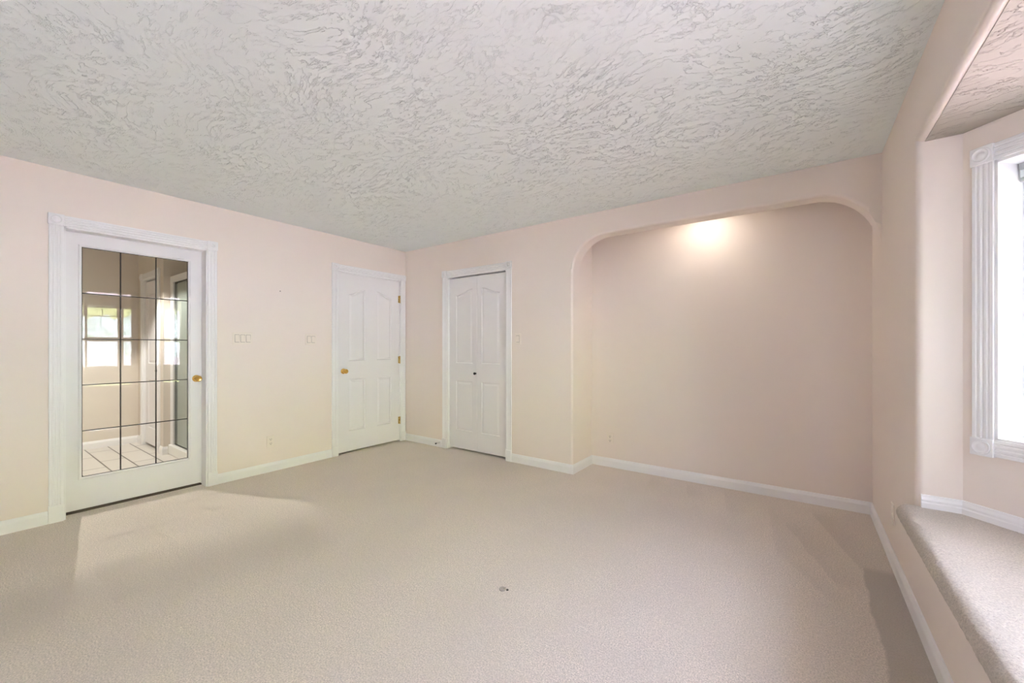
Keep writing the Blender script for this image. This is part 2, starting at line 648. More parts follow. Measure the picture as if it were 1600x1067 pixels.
# ------------------------------------------------------------------ mouldings
BASE = [(0, 0), (0.014, 0), (0.014, 0.058), (0.0125, 0.066), (0.008, 0.078), (0.005, 0.086), (0, 0.087)]


def baseboard(name, pts, label=None):
    """pts: plan polyline with the room on its left hand side; profile points into the room."""
    bm = bmesh.new()
    P = [Vector((x, y)) for x, y in pts]
    rows = []
    for i, p in enumerate(P):
        dirs = []
        if i > 0:
            dirs.append((p - P[i - 1]).normalized())
        if i < len(P) - 1:
            dirs.append((P[i + 1] - p).normalized())
        ns = [Vector((-d.y, d.x)) for d in dirs]
        n = sum(ns, Vector((0, 0)))
        n = n.normalized()
        n = n / max(0.3, n.dot(ns[0]))
        rows.append([bm.verts.new((p.x + n.x * t, p.y + n.y * t, z)) for t, z in BASE])
    for a, b in zip(rows[:-1], rows[1:]):
        for k in range(len(BASE) - 1):
            bm.faces.new((a[k], b[k], b[k + 1], a[k + 1]))
    bm.faces.new(rows[0])
    bm.faces.new(rows[-1][::-1])
    o = struct(link(name, bm, M['trim']), label, 'baseboard' if label else None)
    return smooth_by_angle(o, 40)


baseboard('baseboard_left', [(0, -3.062), (0, YF)])
baseboard('baseboard_left.001', [(0, -1.01), (0, -2.083)])
baseboard('baseboard_back', [(0.671, 0), (0.0, 0)])
baseboard('baseboard_recess', [(W, YF), (W, RD), (RX, RD), (RX, 0), (1.704, 0)])

CW = 0.068       # casing width
CASE = [(0, 0), (0, 0.012), (0.002, 0.0145), (0.012, 0.0145), (0.015, 0.011), (0.0185, 0.011), (0.0215, 0.0145), (0.0285, 0.0145),
        (0.0315, 0.011), (0.0365, 0.011), (0.0395, 0.0145), (0.0465, 0.0145), (0.0495, 0.011), (0.053, 0.011), (0.056, 0.0145),
        (0.066, 0.0145), (0.068, 0.012), (0.068, 0)]


def frame_of(p0, eu, en):
    p0, eu, en = Vector(p0), Vector(eu).normalized(), Vector(en).normalized()
    return lambda u, n, z: p0 + eu * u + en * n + Vector((0, 0, z))


def local_box(bm, fr, u0, u1, n0, n1, z0, z1, bev=0.0, seg=2):
    vs = [bm.verts.new(fr(u, n, z)) for z in (z0, z1) for n in (n0, n1) for u in (u0, u1)]
    fs = []
    for idx in ((0, 1, 3, 2), (4, 6, 7, 5), (0, 4, 5, 1), (2, 3, 7, 6), (0, 2, 6, 4), (1, 5, 7, 3)):
        fs.append(bm.faces.new([vs[i] for i in idx]))
    bmesh.ops.recalc_face_normals(bm, faces=fs)
    if bev:
        es = list({e for f in fs for e in f.edges})
        bmesh.ops.bevel(bm, geom=es, offset=bev, segments=seg, affect='EDGES', profile=0.5)


def local_lathe(bm, fr, uc, zc, prof, n=28):
    """Revolve (radius, height out of the wall) about the wall normal at (uc, zc)."""
    rings = []
    for r, h in prof:
        if r < 1e-6:
            rings.append([bm.verts.new(fr(uc, h, zc))])
        else:
            rings.append([bm.verts.new(fr(uc + r * math.cos(2 * math.pi * i / n), h, zc + r * math.sin(2 * math.pi * i / n))) for i in range(n)])
    for a, b in zip(rings[:-1], rings[1:]):
        for i in range(n):
            j = (i + 1) % n
            if len(a) == 1:
                bm.faces.new((a[0], b[i], b[j]))
            elif len(b) == 1:
                bm.faces.new((a[i], a[j], b[0]))
            else:
                bm.faces.new((a[i], a[j], b[j], b[i]))
    if len(rings[0]) > 2:
        bm.faces.new(rings[0])


def rosette(fr, u, z, parent, s=0.038):
    bm = bmesh.new()
    local_box(bm, fr, u - s, u + s, 0, 0.022, z - s, z + s, 0.002, 1)
    local_lathe(bm, fr, u, z, [(0.031, 0.0215), (0.030, 0.026), (0.026, 0.027), (0.023, 0.0225), (0.018, 0.0215),
                               (0.013, 0.0225), (0.009, 0.027), (0.0, 0.029)])
    o = link('corner_block', bm, M['trim'], parent)
    return smooth_by_angle(o, 50)


def casing_strip(fr, u0, u1, z0, z1, parent, vertical, name):
    """Fluted strip filling the rectangle."""
    bm = bmesh.new()
    if vertical:
        eu = fr(1, 0, 0) - fr(0, 0, 0)
        en = fr(0, 1, 0) - fr(0, 0, 0)
        sc = (u1 - u0) / CW
        prism(bm, [(x * sc, d) for x, d in CASE], fr(u0, 0, z0), fr(u0, 0, z1), eu, en)
    else:
        en = fr(0, 1, 0) - fr(0, 0, 0)
        sc = (z1 - z0) / CW
        prism(bm, [(x * sc, d) for x, d in CASE], fr(u0, 0, z0), fr(u1, 0, z0), (0, 0, 1), en)
    return link(name, bm, M['trim'], parent)


def door_casing(name, fr, u0, u1, ztop, jamb_depth, label, right_w=CW):
    """u0..u1 is the opening; casing stands outside it, jamb lines it."""
    root = struct(empty(name), label, 'door casing')
    bm = bmesh.new()
    t = 0.016
    local_box(bm, fr, u0 - 0.004, u0 + t - 0.004, -jamb_depth, 0.004, 0, ztop)
    local_box(bm, fr, u1 - t + 0.004, u1 + 0.004, -jamb_depth, 0.004, 0, ztop)
    local_box(bm, fr, u0 - 0.004, u1 + 0.004, -jamb_depth, 0.004, ztop - t + 0.004, ztop + 0.004)
    link('jamb', bm, M['trim'], root)
    c = ztop + CW / 2 + 0.002
    casing_strip(fr, u0 - CW, u0, 0.116, c - 0.036, root, True, 'side_casing')
    casing_strip(fr, u1, u1 + right_w, 0.116, c - 0.036, root, True, 'side_casing')
    casing_strip(fr, u0, u1, ztop + 0.002, ztop + CW + 0.002, root, False, 'head_casing')
    rosette(fr, u0 - CW / 2, c, root)
    rosette(fr, u1 + right_w / 2, c, root, 0.038 if right_w == CW else right_w / 2)
    for ua, ub in ((u0 - CW - 0.003, u0 + 0.002), (u1 - 0.002, u1 + right_w + (0.003 if right_w == CW else 0))):
        bm = bmesh.new()
        local_box(bm, fr, ua, ub, 0, 0.021, 0, 0.118, 0.003, 2)
        link('plinth_block', bm, M['trim'], root)
    return root


frL = frame_of((0, 0, 0), (0, 1, 0), (1, 0, 0))
frB = frame_of((0, 0, 0), (1, 0, 0), (0, -1, 0))
door_casing('trim_1', frL, D1[0], D1[1], D1[3], 0.135, 'white fluted casing with corner blocks around the glazed door')
door_casing('trim_2', frL, D2[0], D2[1], D2[3], 0.13, 'white casing around the panelled door with brass hinges', 0.072)
door_casing('trim_3', frB, D3[0], D3[1], D3[3], 0.13, 'white fluted casing around the folding closet door')


# ------------------------------------------------------------------ doors
def panel_relief(bm, fr, n0, u0, u1, z0, zl, zr, steps=10, curve=True):
    """Raised-and-fielded panel as moulded rings on a door face at depth n0; the top runs from zl to zr."""
    def outline(ins):
        pts = [(u0 + ins, z0 + ins), (u1 - ins, z0 + ins)]
        for k in range(steps + 1):
            t = k / steps
            u = (u1 - ins) + ((u0 + ins) - (u1 - ins)) * t
            tt = (u - u0) / (u1 - u0)
            s = tt * tt * (3 - 2 * tt) if curve else tt
            pts.append((u, zl + (zr - zl) * s - ins))
        return pts
    rings = []
    for ins, d in ((0.0, 0.0), (0.004, 0.0006), (0.008, 0.0), (0.014, -0.0085), (0.022, -0.009), (0.038, -0.0015), (0.044, -0.001)):
        rings.append([bm.verts.new(fr(u, n0 + d, z)) for u, z in outline(ins)])
    for a, b in zip(rings[:-1], rings[1:]):
        for i in range(len(a)):
            j = (i + 1) % len(a)
            bm.faces.new((a[i], a[j], b[j], b[i]))
    bm.faces.new(rings[-1])
    return rings[0]


def slab_with_panels(name, fr, u0, u1, z0, z1, n0, thick, panels, parent, mat):
    """Door leaf: face with panel-shaped holes filled by moulded panels."""
    bm = bmesh.new()
    outer = [bm.verts.new(fr(u, n0, z)) for u, z in ((u0, z0), (u1, z0), (u1, z1), (u0, z1))]
    loops = [panel_relief(bm, fr, n0, *p) for p in panels]
    edges = []
    for lp in [outer] + loops:
        for i in range(len(lp)):
            a, b = lp[i], lp[(i + 1) % len(lp)]
            edges.append(bm.edges.get((a, b)) or bm.edges.new((a, b)))
    bmesh.ops.triangle_fill(bm, use_beauty=True, use_dissolve=False, edges=edges)
    # fill may also close the panels: drop faces whose centre lies in a panel and that span its outline
    back = [bm.verts.new(fr(u, n0 - thick, z)) for u, z in ((u0, z0), (u1, z0), (u1, z1), (u0, z1))]
    for i in range(4):
        j = (i + 1) % 4
        bm.faces.new((outer[i], outer[j], back[j], back[i]))
    bm.faces.new(back[::-1])
    o = link(name, bm, mat, parent)
    return smooth_by_angle(o, 30)


def knob(fr, u, n, z, parent, mat, r=0.027, rose=True, name='knob'):
    bm = bmesh.new()
    k = r / 0.027
    if rose:
        local_lathe(bm, fr, u, z, [(0.030, n), (0.030, n + 0.004), (0.026, n + 0.009), (0.014, n + 0.012)], 32)
        prof = [(0.011, n + 0.010), (0.010, n + 0.030), (0.017, n + 0.036), (0.025, n + 0.044), (0.027, n + 0.053),
                (0.024, n + 0.062), (0.017, n + 0.067), (0.015, n + 0.066), (0.0, n + 0.067)]
    else:
        prof = [(0.010, n), (0.008, n + 0.012), (0.014, n + 0.018), (0.0155, n + 0.024), (0.012, n + 0.030), (0.0, n + 0.032)]
    local_lathe(bm, fr, u, z, [(a * (k if rose else 1), b) for a, b in prof], 32)
    o = link(name, bm, mat, parent)
    return smooth_by_angle(o, 50)


# door 1: fifteen bevelled lights in a white frame, set at the far side of its jamb
N1 = -0.100
door1 = struct(empty('door_1', (0, 0, 0)), 'white door glazed with fifteen bevelled lights and a brass knob', 'door')
GU0, GU1, GZ0, GZ1 = -2.888, -2.259, 0.254, 1.939
bm = bmesh.new()
su0, su1, sz0, sz1 = D1[0] + 0.014, D1[1] - 0.010, 0.02, 2.042
for a in ((su0, GU0 - 0.02, sz0, sz1), (GU1 + 0.02, su1, sz0, sz1), (GU0 - 0.02, GU1 + 0.02, sz0, GZ0 - 0.02), (GU0 - 0.02, GU1 + 0.02, GZ1 + 0.02, sz1)):
    local_box(bm, frL, a[0], a[1], N1 - 0.035, N1, a[2], a[3])
link('door_frame', bm, M['door'], door1)
bm = bmesh.new()      # glazing bead
for n_in, n_out in ((N1 - 0.012, N1 + 0.006),):
    prof = [(0, n_in), (0.0, n_out - 0.006), (0.004, n_out), (0.012, n_out), (0.020, n_out - 0.006), (0.020, n_in)]
    for (ua, za, ub, zb, din) in ((GU0, GZ0, GU0, GZ1, (-1, 0)), (GU1, GZ0, GU1, GZ1, (1, 0)), (GU0, GZ0, GU1, GZ0, (0, -1)), (GU0, GZ1, GU1, GZ1, (0, 1))):
        ends = []
        for (u, z) in ((ua, za), (ub, zb)):
            ring = []
            for o_, n_ in prof:
                uu, zz = u, z
                # mitre: move outwards in both directions at the corners
                su = -1 if abs(u - GU0) < 1e-6 else 1
                sz = -1 if abs(z - GZ0) < 1e-6 else 1
                ring.append(bm.verts.new(frL(uu + su * o_, n_, zz + sz * o_)))
            ends.append(ring)
        for k in range(len(prof) - 1):
            bm.faces.new((ends[0][k], ends[0][k + 1], ends[1][k + 1], ends[1][k]))
o = link('glazing_bead', bm, M['door'], door1)
cu = [GU0, -2.680, -2.469, GU1]
cz = [GZ0 + (GZ1 - GZ0) * k / 5 for k in range(6)]
bm = bmesh.new()
for u in cu:
    local_box(bm, frL, u - 0.0038, u + 0.0038, N1 - 0.0105, N1 - 0.0005, GZ0 - 0.004, GZ1 + 0.004, 0.0015, 2)
for z in cz:
    local_box(bm, frL, GU0 - 0.003, GU1 + 0.003, N1 - 0.0100, N1 - 0.0010, z - 0.0034, z + 0.0034, 0.001, 2)
link('lead_grid', bm, M['came'], door1)
bm = bmesh.new()
for i in range(3):
    for j in range(5):
        a, b_, c_, d_ = cu[i] + 0.003, cu[i + 1] - 0.003, cz[j] + 0.0022, cz[j + 1] - 0.0022
        bv_ = 0.013
        of = [bm.verts.new(frL(u, N1 - 0.0055, z)) for u, z in ((a, c_), (b_, c_), (b_, d_), (a, d_))]
        nf = [bm.verts.new(frL(u, N1 - 0.0042, z)) for u, z in ((a + bv_, c_ + bv_), (b_ - bv_, c_ + bv_), (b_ - bv_, d_ - bv_), (a + bv_, d_ - bv_))]
        ob = [bm.verts.new(frL(u, N1 - 0.0090, z)) for u, z in ((a, c_), (b_, c_), (b_, d_), (a, d_))]
        for k in range(4):
            l = (k + 1) % 4
            bm.faces.new((of[k], of[l], nf[l], nf[k]))
            bm.faces.new((of[k], ob[k], ob[l], of[l]))
        bm.faces.new(nf)
        bm.faces.new(ob[::-1])
link('glass_panes', bm, M['bevel_glass'], door1)
knob(frL, -2.200, N1, 0.933, door1, M['brass'])

bm = bmesh.new()  # dark strip painted as the shadow line under the glazed door
box(bm, -0.1345, -0.094, D1[0] + 0.012, D1[1] - 0.012, 0.0, 0.012, 0.003, 1)
struct(link('under_door_shade', bm, M['cavity']))

# door 2: four-panel door with an arched top pair of panels
door2 = struct(empty('door_2'), 'white four panel door with brass knob and hinges beside the corner', 'door')
uA, uB = D2[0] + 0.015, D2[1] - 0.014
slab_with_panels('leaf', frL, uA, uB, 0.020, 2.042, -0.004, 0.035,
                 [(uA + 0.118, uA + 0.345, 1.040, 1.815, 1.885), (uB - 0.345, uB - 0.118, 1.040, 1.885, 1.815),
                  (uA + 0.118, uA + 0.345, 0.240, 0.845, 0.845), (uB - 0.345, uB - 0.118, 0.240, 0.845, 0.845)], door2, M['door'])
knob(frL, -0.872, -0.004, 0.933, door2, M['brass'])
for z in (1.814, 1.042, 0.269):
    bm = bmesh.new()
    lathe(bm, [(0.0, -0.050), (0.004, -0.048), (0.0065, -0.045), (0.0065, 0.045), (0.004, 0.048), (0.0, 0.050)], 'Z', 14, (0.005, D2[1] - 0.013, z), False)
    box(bm, -0.006, 0.0, D2[1] - 0.034, D2[1] - 0.006, z - 0.044, z + 0.044)
    link('hinge', bm, M['brass_dull'], door2)

# door 3: bifold closet door, two leaves
door3 = struct(empty('door_3'), 'white folding closet door with a small black knob', 'door')
ua, ub = D3[0] + 0.016, D3[1] - 0.014
um = (ua + ub) / 2
N3 = -0.030
slab_with_panels('leaf', frB, ua, um - 0.0015, 0.022, 2.012, N3, 0.030,
                 [(ua + 0.095, um - 0.058, 1.010, 1.815, 1.880), (ua + 0.095, um - 0.058, 0.225, 0.815, 0.815)], door3, M['door'])
slab_with_panels('leaf', frB, um + 0.0015, ub, 0.022, 2.012, N3, 0.030,
                 [(um + 0.058, ub - 0.095, 1.010, 1.880, 1.815), (um + 0.058, ub - 0.095, 0.225, 0.815, 0.815)], door3, M['door'])
knob(frB, um - 0.018, N3, 0.905, door3, M['black'], rose=False)


# ------------------------------------------------------------------ window seat
def seat_mesh():
    bm = bmesh.new()
    prof = []
    xs = [4.602]
    # underside, nose, top
    prof += [(4.604, 0.418), (4.585, 0.417), (4.57, 0.416)]
    cx, cz, rx, rz = 4.575, 0.458, 0.043, 0.042
    for k in range(1, 22):
        a = -math.pi / 2 - math.pi * k / 22
        prof.append((cx + rx * math.cos(a), cz + rz * math.sin(a)))
    x = 4.575
    step = 0.005
    while x < BX2 - 0.002:
        prof.append((x, SZ))
        x += step
        step = min(0.02, step * 1.03)
    prof.append((BX2, SZ))
    NY = 560
    rows = []
    for (x, z) in prof:
        inset = max(0.0, x - BX1)
        y0, y1 = BY0 - inset + (0.004 if x < W else 0), BY1 + inset - (0.004 if x < W else 0)
        row = []
        for k in range(NY + 1):
            y = y0 + (y1 - y0) * k / NY
            p = Vector((x, y, z))
            # tufted pile, deepest on the rounded nose
            amp = 0.0045 if x < 4.60 else 0.002
            d = noise.noise(p * 75) * 0.6 + noise.noise(p * 150) * 0.4
            nx = -(1.0 if x < 4.56 else max(0.0, (4.60 - x) / 0.04)) if x < 4.60 else 0.0
            nrm = Vector((nx * 0.8, 0, 1.0 if z > 0.455 else 0.1)).normalized()
            if z < 0.43:
                amp = 0.001
            row.append(bm.verts.new(p + nrm * d * amp))
        rows.append(row)
    for a, b in zip(rows[:-1], rows[1:]):
        for k in range(NY):
            bm.faces.new((a[k], a[k + 1], b[k + 1], b[k]))
    for e in (0, -1):
        f = [r[e] for r in rows]
        # close the ends of the nose
        fan = [v for v, (x, z) in zip(f, prof) if x < W + 0.02]
        bm.faces.new(fan if e == 0 else fan[::-1])
    return bm


seat = link('trim_seat', seat_mesh(), M['seat'], None, True)
struct(seat, 'carpeted window seat with a rounded shaggy front edge', 'window seat')

# low moulding where the seat meets the bay walls
SEATB = [(0, 0), (0.016, 0), (0.016, 0.022), (0.012, 0.027), (0.013, 0.036), (0.008, 0.046), (0.006, 0.054), (0, 0.056)]
bm = bmesh.new()
corner = [(4.612, BY0), (BX1, BY0), (BX2, BY0 - (BX2 - BX1)), (BX2, BY1 + (BX2 - BX1)), (BX1, BY1), (4.612, BY1)]
P = [Vector(c) for c in corner]
rows = []
for i, p in enumerate(P):
    ds = []
    if i:
        ds.append((p - P[i - 1]).normalized())
    if i < len(P) - 1:
        ds.append((P[i + 1] - p).normalized())
    ns = [Vector((d.y, -d.x)) for d in ds]
    n = sum(ns, Vector((0, 0))).normalized()
    n = n / n.dot(ns[0])
    rows.append([bm.verts.new((p.x + n.x * t, p.y + n.y * t, SZ + z)) for t, z in SEATB])
for a, b in zip(rows[:-1], rows[1:]):
    for k in range(len(SEATB) - 1):
        bm.faces.new((a[k], b[k], b[k + 1], a[k + 1]))
bm.faces.new(rows[0])
bm.faces.new(rows[-1][::-1])
struct(link('baseboard_bay', bm, M['trim']))


# ------------------------------------------------------------------ bay windows
def bay_window(name, p0, eu, en, ln, label, lights_n):
    fr = frame_of(p0, eu, en)
    root = struct(empty(name), label, 'window')
    mg = 0.17 if ln > 1 else 0.105
    a, b = mg, ln - mg
    casing_strip(fr, a - CW, a, WZ0, WZ1, root, True, 'side_casing')
    casing_strip(fr, b, b + CW, WZ0, WZ1, root, True, 'side_casing')
    casing_strip(fr, a, b, WZ1, WZ1 + CW, root, False, 'head_casing')
    casing_strip(fr, a, b, WZ0 - CW + 0.004, WZ0 + 0.004, root, False, 'sill_casing')
    for u in (a - CW / 2, b + CW / 2):
        for z in (WZ0 - CW / 2 + 0.002, WZ1 + CW / 2):
            rosette(fr, u, z, root, 0.036)
    bm = bmesh.new()
    t = 0.012
    local_box(bm, fr, a - 0.002, a + t - 0.002, -0.14, 0.008, WZ0, WZ1)
    local_box(bm, fr, b - t + 0.002, b + 0.002, -0.14, 0.008, WZ0, WZ1)
    local_box(bm, fr, a, b, -0.14, 0.008, WZ0 - 0.002, WZ0 + t)
    local_box(bm, fr, a, b, -0.14, 0.008, WZ1 - t, WZ1 + 0.002)
    link('liner', bm, M['trim'], root)
    ia, ib, iz0, iz1 = a + t - 0.002, b - t + 0.002, WZ0 + t, WZ1 - t
    bm = bmesh.new()
    s = 0.032
    n0, n1 = -0.158, -0.118
    local_box(bm, fr, ia, ia + s, n0, n1, iz0, iz1)
    local_box(bm, fr, ib - s, ib, n0, n1, iz0, iz1)
    local_box(bm, fr, ia + s, ib - s, n0, n1, iz0, iz0 + s)
    local_box(bm, fr, ia + s, ib - s, n0, n1, iz1 - s, iz1)
    cells = [(ia + s, ib - s)]
    if lights_n == 2:
        m = (ia + ib) / 2
        local_box(bm, fr, m - 0.028, m + 0.028, n0, n1, iz0 + s, iz1 - s)
        cells = [(ia + s, m - 0.028), (m + 0.028, ib - s)]
    link('sash', bm, M['vinyl'], root)
    bm = bmesh.new()
    for ca, cb in cells:
        local_box(bm, fr, ca - 0.004, cb + 0.004, -0.146, -0.140, iz0 + s - 0.004, iz1 - s + 0.004)
    link('glass', bm, M['glass'], root)
    bm = bmesh.new()
    zb = 1.73
    for ca, cb in cells:
        local_box(bm, fr, ca, cb, -0.151, -0.147, zb - 0.006, zb + 0.006)
        for k in (1, 2):
            u = ca + (cb - ca) * k / 3
            local_box(bm, fr, u - 0.006, u + 0.006, -0.151, -0.147, zb + 0.006, iz1 - s)
    link('muntin_grid', bm, M['frame_dark'], root)
    return fr, ia, ib, iz1


BL = ['mini blind drawn up in the bay window by the recess',
      'mini blind drawn up in the wide middle bay window',
      'mini blind drawn up in the bay window nearest the viewer']
WL = ['angled bay window with fluted white casing nearest the recess', 'wide double bay window facing the glazed door',
      'angled bay window at the near end of the seat']
for k, (nm, p0, eu, en, ln) in enumerate(bay):
    fr, ia, ib, iz1 = bay_window('window_%d' % (k + 1), p0, eu, en, ln, WL[k], 2 if k == 1 else 1)
    bl = thing(empty('window_blind'), BL[k], 'blind', 'raised mini blinds in the bay')
    bm = bmesh.new()
    local_box(bm, fr, ia + 0.004, ib - 0.004, -0.114, -0.088, iz1 - 0.026, iz1 - 0.001, 0.002, 1)
    link('headrail', bm, M['grey_rail'], bl)
    bm = bmesh.new()
    for i in range(9):
        z = iz1 - 0.030 - i * 0.0034
        local_box(bm, fr, ia + 0.008, ib - 0.008, -0.113, -0.089, z - 0.0012, z)
    link('slats', bm, M['vinyl'], bl)
    bm = bmesh.new()
    local_box(bm, fr, ia + 0.008, ib - 0.008, -0.112, -0.090, iz1 - 0.075, iz1 - 0.060, 0.003, 2)
    link('bottom_rail', bm, M['grey_rail'], bl)

# unseen plain window added behind the camera to let in fill light
root = struct(empty('window_4'))
bm = bmesh.new()
a, b, z0, z1 = FILL_WIN
for q in ((a, a + 0.05, z0, z1), (b - 0.05, b, z0, z1), (a + 0.05, b - 0.05, z0, z0 + 0.05), (a + 0.05, b - 0.05, z1 - 0.05, z1)):
    box(bm, q[0], q[1], YF - 0.13, YF - 0.07, q[2], q[3])
link('sash', bm, M['vinyl'], root)
bm = bmesh.new()
box(bm, a + 0.03, b - 0.03, YF - 0.104, YF - 0.098, z0 + 0.03, z1 - 0.03)
link('glass', bm, M['glass'], root)


# ------------------------------------------------------------------ daylight portals in the window openings
def portal(name, fr, u0, u1, z0, z1, n, en):
    c = fr((u0 + u1) / 2, n, (z0 + z1) / 2)
    d = bpy.data.lights.new(name, 'AREA')
    d.shape = 'RECTANGLE'
    d.size = u1 - u0
    d.size_y = z1 - z0
    d.cycles.is_portal = True
    o = bpy.data.objects.new(name, d)
    o.location = c
    o.rotation_euler = Vector(en).to_track_quat('-Z', 'Y').to_euler()
    C.objects.link(o)


for k, (nm, p0, eu, en, ln) in enumerate(bay):
    portal('daylight_portal', frame_of(p0, eu, en), 0.17 if ln > 1 else 0.105, ln - (0.17 if ln > 1 else 0.105), WZ0, WZ1, -0.165, en)
portal('daylight_portal', frame_of((0, YF, 0), (1, 0, 0), (0, 1, 0)), FILL_WIN[0], FILL_WIN[1], FILL_WIN[2], FILL_WIN[3], -0.14, (0, 1, 0))

# ------------------------------------------------------------------ recessed lamp hidden behind the arch
LX, LY = 3.52, 0.14
lamp = thing(empty('recessed_light', (LX, LY, H)), 'small recessed downlight above the recess behind the arch', 'light')
bm = bmesh.new()
lathe(bm, [(0.070, 0.0), (0.070, -0.006), (0.058, -0.008), (0.050, -0.003), (0.050, 0.0)], 'Z', 32, (0, 0, 0), False)
link('trim_ring', bm, M['lamp_white'], lamp)
light('recess_lamp', 'SPOT', (LX, LY, H - 0.02), 5.5, (1.0, 0.92, 0.82), (math.radians(10), 0, 0), spot_size=math.radians(165), spot_blend=0.9, shadow_soft_size=0.04)


# ------------------------------------------------------------------ switches, sockets and small things
def switch(fr, u, z, gangs, label, loc):
    t = thing(empty('light_switch', loc), label, 'light switch')
    wdt = 0.028 + 0.046 * gangs
    f2 = lambda uu, n, zz: fr(uu, n, zz) - Vector(loc)
    bm = bmesh.new()
    local_box(bm, f2, u - wdt / 2, u + wdt / 2, 0, 0.006, z - 0.057, z + 0.057, 0.003, 2)
    link('cover_plate', bm, M['plate'], t)
    for g in range(gangs):
        uc = u + (g - (gangs - 1) / 2) * 0.046
        bm = bmesh.new()
        vs = [f2(uc - 0.0165, 0.006, z - 0.033), f2(uc + 0.0165, 0.006, z - 0.033), f2(uc + 0.0165, 0.006, z + 0.033), f2(uc - 0.0165, 0.006, z + 0.033),
              f2(uc - 0.0165, 0.012, z - 0.033), f2(uc + 0.0165, 0.012, z - 0.033), f2(uc + 0.0165, 0.008, z + 0.033), f2(uc - 0.0165, 0.008, z + 0.033)]
        vs = [bm.verts.new(v) for v in vs]
        for idx in ((0, 1, 5, 4), (1, 2, 6, 5), (2, 3, 7, 6), (3, 0, 4, 7), (4, 5, 6, 7), (3, 2, 1, 0)):
            bm.faces.new([vs[i] for i in idx])
        r = link('rocker', bm, M['plate'], t)
        bm = bmesh.new()
        local_box(bm, f2, uc - 0.0185, uc + 0.0185, 0.0055, 0.0064, z - 0.035, z + 0.035)
        link('gap', bm, M['slot'], r)
    return t


def outlet(fr, u, z, label, loc):
    t = thing(empty('wall_outlet', loc), label, 'power outlet')
    f2 = lambda uu, n, zz: fr(uu, n, zz) - Vector(loc)
    bm = bmesh.new()
    local_box(bm, f2, u - 0.035, u + 0.035, 0, 0.006, z - 0.057, z + 0.057, 0.003, 2)
    link('cover_plate', bm, M['plate'], t)
    for dz in (0.0205, -0.0205):
        bm = bmesh.new()
        local_lathe(bm, f2, u, z + dz, [(0.0165, 0.005), (0.0165, 0.0075), (0.0155, 0.0085), (0.0, 0.0085)], 24)
        s = link('socket', bm, M['plate'], t)
        bm = bmesh.new()
        for du in (-0.0065, 0.0065):
            local_box(bm, f2, u + du - 0.0013, u + du + 0.0013, 0.008, 0.0088, z + dz - 0.003, z + dz + 0.008)
        local_lathe(bm, f2, u, z + dz - 0.009, [(0.003, 0.008), (0.003, 0.0088), (0.0, 0.0088)], 12)
        link('slots', bm, M['slot'], s)
    return t


switch(frL, -1.880, 1.285, 3, 'ivory three rocker switch plate beside the glazed door', (0, -1.880, 1.285))
switch(frL, -1.244, 1.286, 2, 'ivory two rocker switch plate left of the panelled door', (0, -1.244, 1.286))
switch(frB, 1.783, 1.290, 1, 'ivory single rocker switch right of the folding closet door', (1.783, 0, 1.290))
outlet(frL, -1.640, 0.292, 'ivory double outlet low on the wall below the switches', (0, -1.640, 0.292))
frR = frame_of((0, RD, 0), (1, 0, 0), (0, -1, 0))
outlet(frR, 2.615, 0.285, 'ivory double outlet low in the arched recess', (2.615, RD, 0.285))
frW = frame_of((W, 0, 0), (0, 1, 0), (-1, 0, 0))
t = thing(empty('wall_outlet', (W, -0.40, 0.285)), 'peach painted outlet plate on the wall beside the window seat', 'power outlet')
bm = bmesh.new()
box(bm, -0.006, 0, -0.035, 0.035, -0.057, 0.057, 0.003, 2)
link('cover_plate', bm, M['plate'], t)
for dz in (0.0205, -0.0205):
    bm = bmesh.new()
    lathe(bm, [(0.0, -0.0085), (0.0155, -0.0085), (0.0165, -0.005)], 'X', 24, (0, 0, dz), False)
    link('socket', bm, M['plate'], t)

# nail left in the wall
ny, nz = -1.555, 1.756
nail = thing(empty('wall_nail', (0, ny, nz)), 'small dark nail left in the wall above the switches', 'nail')
bm = bmesh.new()
lathe(bm, [(0.0016, -0.004), (0.0016, 0.012), (0.0045, 0.012), (0.0045, 0.014), (0.0, 0.0145)], 'X', 12)
link('shank', bm, M['black'], nail)

# door stop on the baseboard beside the closet casing
ds = thing(empty('door_stop', (0.640, -0.013, 0.055)), 'spring door stop with black tip on the short baseboard', 'door stop')
bm = bmesh.new()
lathe(bm, [(0.010, 0.0), (0.010, -0.004), (0.004, -0.006)], 'Y', 16, (0, 0, 0), True)
prev = None
n = 90
ring_n = 6
rings = []
for i in range(n + 1):
    t_ = i / n
    a = t_ * 2 * math.pi * 9
    cy = -0.004 - 0.052 * t_
    R = 0.0045
    ctr = Vector((R * math.cos(a), cy, R * math.sin(a)))
    rad = Vector((math.cos(a), 0, math.sin(a)))
    rings.append([bm.verts.new(ctr + rad * 0.0012 * math.cos(2 * math.pi * k / ring_n) + Vector((0, 1, 0)) * 0.0012 * math.sin(2 * math.pi * k / ring_n)) for k in range(ring_n)])
for p, q in zip(rings[:-1], rings[1:]):
    for k in range(ring_n):
        l = (k + 1) % ring_n
        bm.faces.new((p[k], p[l], q[l], q[k]))
link('spring', bm, M['steel'], ds)
bm = bmesh.new()
lathe(bm, [(0.0, -0.054), (0.0085, -0.054), (0.009, -0.066), (0.007, -0.070), (0.0, -0.071)], 'Y', 16, (0, 0, 0), False)
link('tip', bm, M['black'], ds)

